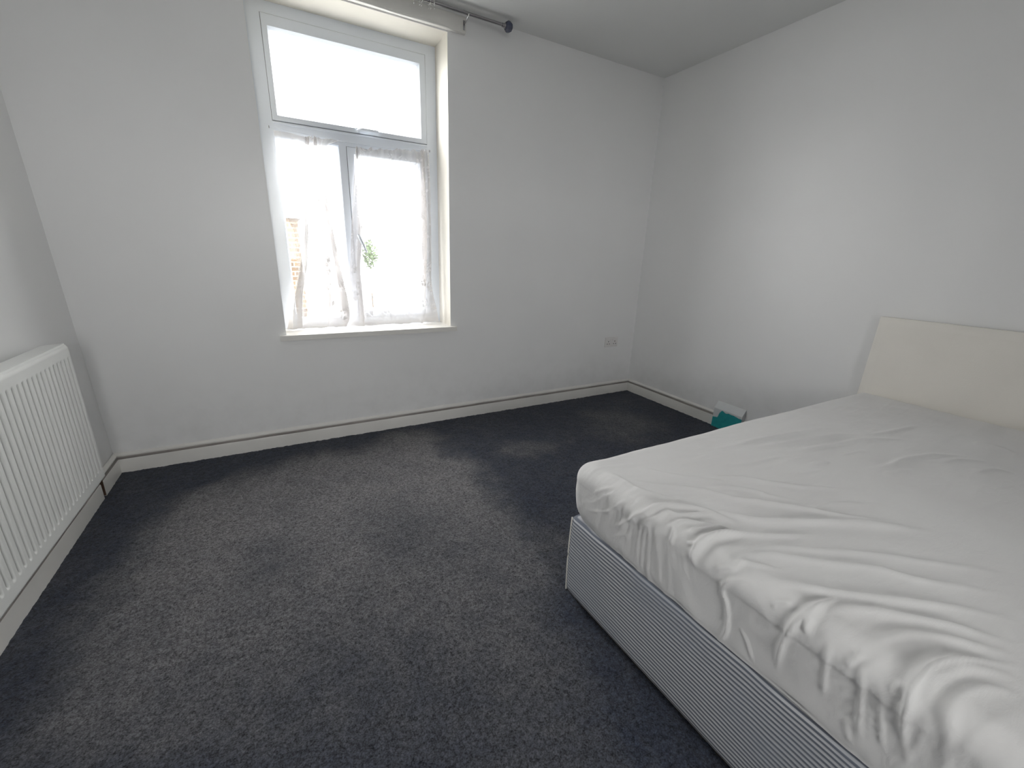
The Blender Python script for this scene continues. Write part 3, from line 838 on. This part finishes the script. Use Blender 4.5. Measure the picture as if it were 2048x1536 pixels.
# divan base with striped ticking
bed = empty('divan_bed', ((BX+HX)/2, (BY0+BY1)/2, 0.0))
tag(bed, 'double divan bed base in blue grey striped ticking with cream headboard', 'bed')
V, Nn, F_ = rounded(BX+0.006, HX-0.004, BY0+0.004, BY1-0.006, 0.030, 0.346, 0.014, 0.02, True)
V[:, 0] -= 0.004*np.sin(np.clip((V[:, 2]-0.03)/0.31, 0, 1)*math.pi)*(V[:, 0] < BX+0.1)
o = link('base', raw_mesh('base', skew(V), F_), M_tick, smooth=True); adopt(o, bed)
# corner piping
bm = bmesh.new()
pts = [(BX+0.0095-0.004*math.sin(np.clip((z-.03)/.31,0,1)*math.pi), BY1-0.0106, z) for z in np.linspace(0.034, 0.340, 16)]
tube(bm, [tuple(skew(np.array(p))) for p in pts], 0.0026, 8)
o = adopt(finish('piping', bm, M_mattress, auto=60), bed); o['label'] = 'pale piping on the base corner'
# frayed black bottom cloth along the foot edge
bm = bmesh.new(); prev = None
for y in np.linspace(BY1-0.01, BY0+0.01, 260):
    zb = 0.018+0.012*rng.random()
    a_ = bm.verts.new(tuple(skew(np.array([BX+0.010, y, 0.036])))); c_ = bm.verts.new(tuple(skew(np.array([BX+0.012+0.004*rng.random(), y, zb]))))
    if prev: bm.faces.new((prev[0], a_, c_, prev[1]))
    prev = (a_, c_)
o = adopt(finish('frayed_underlining', bm, M_dark), bed)
for gx_ in (BX+0.12, HX-0.12):
    for gy_ in (BY0+0.12, BY1-0.12):
        bm = bmesh.new(); lathe(bm, [(0, 0.022), (0.006, 0.026), (0.022, 0.026), (0.034, 0.016)], (gx_, gy_, -0.001), (0, 0, 1), 14)
        adopt(finish('glide_foot', bm, M_dark, auto=40), bed)
# headboard: padded panel, slightly reclined, on two struts
HB0, HB1 = HX+0.012, XR-0.022
nyh, nzh = 60, 30
def hb_surface(front):
    ys2 = np.linspace(BY1+0.012, BY0-0.012, nyh); zs2 = np.linspace(0.36, 0.955, nzh)
    A, B = np.meshgrid(ys2, zs2, indexing='ij')
    ed = np.minimum(np.minimum(np.abs(A-ys2[0]), np.abs(A-ys2[-1])), np.abs(B-zs2[-1]))
    k = np.clip(ed/0.022, 0, 1); k = np.sqrt(1-(1-k)**2)
    xf = HB0 + 0.014*(1-k) + 0.012*(B-0.5)/0.45
    return np.stack([xf if front else A*0+HB1, A, B], -1)
Vf, Vb = hb_surface(True), hb_surface(False)
me = grid_mesh('headboard', Vf)
bm = bmesh.new(); bm.from_mesh(me); bpy.data.meshes.remove(me); bm.verts.ensure_lookup_table()
bnd = [i*nzh for i in range(nyh)] + [(nyh-1)*nzh+j for j in range(1, nzh)] + [i*nzh+nzh-1 for i in range(nyh-2, -1, -1)] + [j for j in range(nzh-2, 0, -1)]
bv = [bm.verts[i] for i in bnd]; nb_ = [bm.verts.new((HB1, v.co.y, v.co.z)) for v in bv]
for i in range(len(bv)):
    j = (i+1) % len(bv); bm.faces.new((bv[i], bv[j], nb_[j], nb_[i]))
bm.faces.new(nb_)
o = adopt(finish('headboard', bm, M_hboard, auto=50), bed); o['label'] = 'cream padded leatherette headboard'
for yy in (BY1-0.25, BY0+0.25):
    bm = bmesh.new(); box(bm, HX+0.002, HX+0.022, yy-0.03, yy+0.03, 0.06, 0.42)
    adopt(finish('headboard_strut', bm, M_wood), bed)

# mattress under the sheet
V, Nn, F_ = rounded(BX+0.024, HX-0.012, BY0+0.018, BY1-0.020, 0.349, BT-0.016, 0.055, 0.04, True)
o = link('mattress', raw_mesh('mattress', skew(V), F_), M_mattress, smooth=True)
tag(o, 'cream mattress lying on the striped divan base under the sheet', 'mattress')

# fitted sheet with creases read off the photograph
def A7(pts): return [(1100+x/3.49, 860+y/3.49) for x, y in pts]
def A8(pts): return [(1400+x/2.866, 1000+y/2.866) for x, y in pts]
def A4(pts): return [(1400+x/3.16, 760+y/3.16) for x, y in pts]
CREASES = [  # (pixel polyline, height m, half width m)
 (A7([(560, 250), (700, 285), (850, 320), (1050, 345), (1396, 385)]), .006, .012),
 (A7([(480, 330), (650, 380), (800, 400), (1000, 420), (1396, 500)]), .009, .016),
 (A7([(350, 275), (480, 340), (620, 420), (780, 470), (1000, 520), (1200, 560)]), .007, .016),
 (A7([(390, 690), (520, 650), (640, 580), (760, 540), (900, 545), (1100, 580), (1396, 700)]), .016, .018),
 (A7([(600, 680), (720, 610), (820, 580), (900, 600), (1100, 600), (1250, 650)]), .010, .012),
 (A7([(780, 690), (850, 650), (950, 640), (1050, 660), (1250, 690)]), .010, .011),
 (A7([(880, 720), (1000, 700), (1200, 690), (1330, 715)]), .008, .011),
 (A7([(1035, 1000), (1010, 930), (1000, 860), (1050, 780), (1150, 750), (1396, 740)]), .015, .012),
 (A7([(250, 560), (400, 570), (500, 510), (600, 450)]), .008, .010),
 (A7([(270, 520), (360, 480), (450, 420)]), .005, .008),
 (A7([(290, 450), (380, 410), (480, 380)]), .004, .008),
 (A7([(840, 800), (850, 720), (862, 650)]), .009, .008),
 (A7([(1130, 990), (1250, 940), (1396, 900)]), .008, .010),
 (A7([(400, 750), (520, 730), (640, 690)]), .005, .012),
 (A7([(930, 790), (1000, 770), (1080, 730)]), .008, .009),
 (A8([(0, 60), (100, 70), (250, 110), (420, 130), (700, 140), (1100, 165), (1400, 190)]), .010, .020),
 (A8([(20, 240), (120, 205), (300, 205), (500, 210), (700, 200)]), .010, .014),
 (A8([(200, 290), (400, 275), (650, 295), (900, 310), (1300, 360), (1857, 440)]), .008, .018),
 (A8([(180, 310), (400, 320), (700, 365), (1000, 400), (1300, 470), (1857, 560)]), .010, .020),
 (A8([(160, 340), (350, 380), (500, 410)]), .006, .010),
 (A8([(290, 470), (420, 475), (650, 520), (900, 555), (1200, 590), (1500, 630), (1857, 700)]), .014, .020),
 (A8([(430, 1000), (470, 830), (550, 700), (620, 640), (740, 590), (870, 555)]), .016, .013),
 (A8([(650, 650), (900, 640), (1150, 670), (1400, 720), (1600, 770), (1857, 850)]), .014, .020),
 (A8([(600, 770), (610, 690), (650, 650)]), .010, .008),
 (A8([(80, 835), (140, 770), (155, 680), (150, 590), (130, 520), (160, 470), (290, 440)]), .015, .010),
 (A8([(300, 930), (270, 820), (220, 720)]), .008, .007),
 (A8([(400, 620), (450, 570), (560, 590)]), .007, .010),
 (A8([(700, 1150), (715, 1000), (740, 830), (760, 770)]), .009, .009),
 (A8([(910, 880), (1000, 830), (1150, 780), (1280, 780), (1500, 820), (1857, 900)]), .011, .018),
 (A8([(905, 1380), (925, 1100), (935, 900)]), .011, .009),
 (A8([(1040, 1440), (1040, 1200), (1070, 1100)]), .009, .008),
 (A8([(1175, 1530), (1165, 1300), (1190, 1180), (1225, 1050), (1350, 960), (1550, 930), (1857, 950)]), .017, .012),
 (A8([(1260, 1120), (1350, 1030), (1500, 980), (1700, 990), (1857, 1040)]), .009, .016),
 (A8([(1400, 1400), (1420, 1250), (1500, 1130), (1650, 1080), (1857, 1120)]), .009, .016),
 (A8([(830, 960), (870, 910), (960, 860)]), .006, .008),
 (A8([(1110, 1140), (1120, 1080), (1180, 1030)]), .007, .007),
 (A8([(860, 1400), (840, 1300), (860, 1240)]), .006, .009),
 (A4([(170, 420), (400, 370), (600, 340), (760, 310), (880, 300)]), .007, .016),
 (A4([(330, 430), (550, 400), (750, 370), (900, 345), (1050, 350)]), .009, .018),
 (A4([(560, 460), (800, 420), (1000, 385), (1150, 375), (1380, 380)]), .009, .018),
 (A4([(700, 530), (830, 515)]), .007, .010),
 (A4([(1020, 570), (1200, 545), (1300, 505), (1500, 480), (1750, 490)]), .011, .020),
 (A4([(1480, 530), (1650, 510), (1850, 520)]), .006, .016),
 (A4([(1720, 590), (1850, 570), (2000, 590)]), .006, .018),
 (A4([(0, 610), (300, 630), (500, 665), (800, 690), (1020, 690)]), .008, .016),
 (A4([(0, 670), (300, 700), (450, 740), (650, 770)]), .007, .014),
 (A4([(100, 735), (250, 760), (500, 800), (700, 830), (900, 870), (1100, 895), (1300, 890)]), .011, .020),
 (A4([(650, 830), (800, 790), (1000, 790), (1200, 800)]), .005, .018),
 (A4([(200, 860), (400, 910), (600, 915), (900, 905), (1200, 930), (1500, 960)]), .009, .022),
 (A4([(1050, 350), (1200, 330), (1400, 285)]), .006, .018),
 (A4([(100, 545), (300, 530), (480, 490), (620, 480)]), .004, .014),
 (A4([(880, 480), (960, 465), (1060, 445)]), .005, .012),
 (A4([(520, 600), (650, 590), (800, 560)]), .003, .012),
 (A4([(1150, 600), (1250, 580), (1350, 565)]), .005, .016),
 (A4([(1400, 520), (1600, 505), (1700, 515)]), .004, .014),
 (A4([(1700, 400), (1850, 420), (2040, 480)]), .006, .03),
]
def on_sheet(px, py):
    q = at(px, py, 2, BT)
    foot = BX + 0.030*(BY1-q[1])/0.83
    if q[0] < foot+0.004:
        # foot face of the mattress
        x = BX
        for _ in range(4):
            q = at(px, py, 0, x); x = BX + 0.030*(BY1-q[1])/0.83
    return q
def onto_round(P):
    r = 0.052; P = P.copy()
    sk = 0.030*(BY1-P[:, 1])/0.83*np.clip((HX-P[:, 0])/(HX-BX), 0, 1)
    P[:, 0] = np.maximum(P[:, 0]-sk, BX)
    inn = np.clip(P, [BX+r, BY0+r, -1], [HX-r, BY1-r, BT-r]); n_ = P-inn
    ln = np.linalg.norm(n_, axis=1, keepdims=True)
    P = np.where(ln > 1e-6, inn+n_/np.maximum(ln, 1e-6)*r, P)
    return skew(P)
V, Nn, F_ = rounded(BX, HX, BY0, BY1, 0.348, BT, 0.052, 0.0042)
W = skew(V)
disp = np.zeros(len(W))
for pts, amp, wid in CREASES:
    P = onto_round(catmull(np.array([on_sheet(*q) for q in pts]), 6))
    sarc = np.concatenate([[0], np.cumsum(np.linalg.norm(np.diff(P, axis=0), axis=1))]); sarc /= sarc[-1]
    lo, hi = P.min(0)-0.12, P.max(0)+0.12
    I = np.where(np.all((W > lo) & (W < hi), axis=1))[0]
    if len(I) == 0: continue
    Q = W[I]; best = np.full(len(I), 9.0); bs = np.zeros(len(I))
    for k in range(len(P)-1):
        a_, d_ = P[k], P[k+1]-P[k]; t = np.clip(((Q-a_)@d_)/(d_@d_+1e-12), 0, 1)
        dd = np.linalg.norm(Q-a_-t[:, None]*d_, axis=1); c = dd < best
        best[c] = dd[c]; bs[c] = (sarc[k]+(sarc[k+1]-sarc[k])*t)[c]
    taper = np.clip(np.minimum(bs/0.25, (1-bs)/0.35), 0, 1); taper = taper*taper*(3-2*taper)
    onside = np.clip((BT-0.02-Q[:, 2])/0.05, 0, 1)
    r_ = best/(wid*(0.72-0.30*onside))
    prof_ = 1/(1+r_**2)**1.3 - 0.22*np.exp(-(r_/3.0)**2)
    disp[I] += 1.15*(1-0.5*onside)*amp*taper*prof_
# broad softness and fine cockling
disp += 0.006*(vnoise(W[:, 0], W[:, 1], 3.1, 41)-0.5)*(W[:, 2] > BT-0.06)
disp += 0.0012*(vnoise(W[:, 0]*0.7+W[:, 2], W[:, 1], 21, 42)-0.5)
# fine stretch wrinkles fanning off the foot edge and the corner
def ridged(a_, b_, sa, sb, seed):
    n_ = vnoise(a_*sa, b_*sb, 1.0, seed); n2_ = vnoise(a_*sa*2.1+7, b_*sb*2.1+3, 1.0, seed+1)
    return (1-np.abs(2*n_-1))**2*0.7 + (1-np.abs(2*n2_-1))**2*0.3
dx_ = np.clip(W[:, 0]-BX, 0, 3); topm = np.clip((W[:, 2]-BT+0.05)/0.04, 0, 1)
fan = W[:, 1] + 0.10*dx_ + 0.05*np.sin(dx_*2.2) + 0.05*vnoise(W[:, 0], W[:, 1], 4, 50)
disp += topm*0.0045*np.exp(-dx_/0.55)*(ridged(dx_, fan, 3.2, 26, 51)-0.35)
disp += topm*0.0022*(ridged(W[:, 0], W[:, 1]-0.12*W[:, 0], 2.4, 15, 53)-0.35)
footm = np.clip((BX+0.16-W[:, 0])/0.1, 0, 1)*np.clip((BT-0.015-W[:, 2])/0.04, 0, 1)
disp += footm*0.005*(ridged(W[:, 2], W[:, 1]+0.35*W[:, 2]*np.sin(W[:, 1]*9), 7, 24, 55)-0.35)
sidef = np.clip((BT-0.03-W[:, 2])/0.05, 0, 1)
disp += sidef*0.003*(vnoise(W[:, 1]+0.3*W[:, 2], W[:, 0]+W[:, 2]*0.6, 13, 43)-0.5)
disp = np.clip(disp, -0.008, 0.03)
W = W + Nn*disp[:, None]
# hem tucks in under the mattress
tk = np.clip((0.385-W[:, 2])/0.033, 0, 1)**2
W -= Nn*np.array([1, 1, 0])*(tk*0.003)[:, None]
# near the window corner the hem is drawn right under, baring the top of the base
ck = np.exp(-np.clip(BY1-W[:, 1], 0, 9)/0.16)*np.clip((0.44-W[:, 2])/0.09, 0, 1)**2*(Nn[:, 0] < -0.3)
W[:, 0] += 0.030*ck
W[:, 2] += np.where(V[:, 2] < 0.36, 0.006*(vnoise(W[:, 0], W[:, 1], 11, 44)-0.2), 0)
sheet = link('fitted_sheet', raw_mesh('fitted_sheet', W, F_), M_sheet, smooth=True)
tag(sheet, 'creased white fitted sheet stretched over the mattress', 'bed sheet')
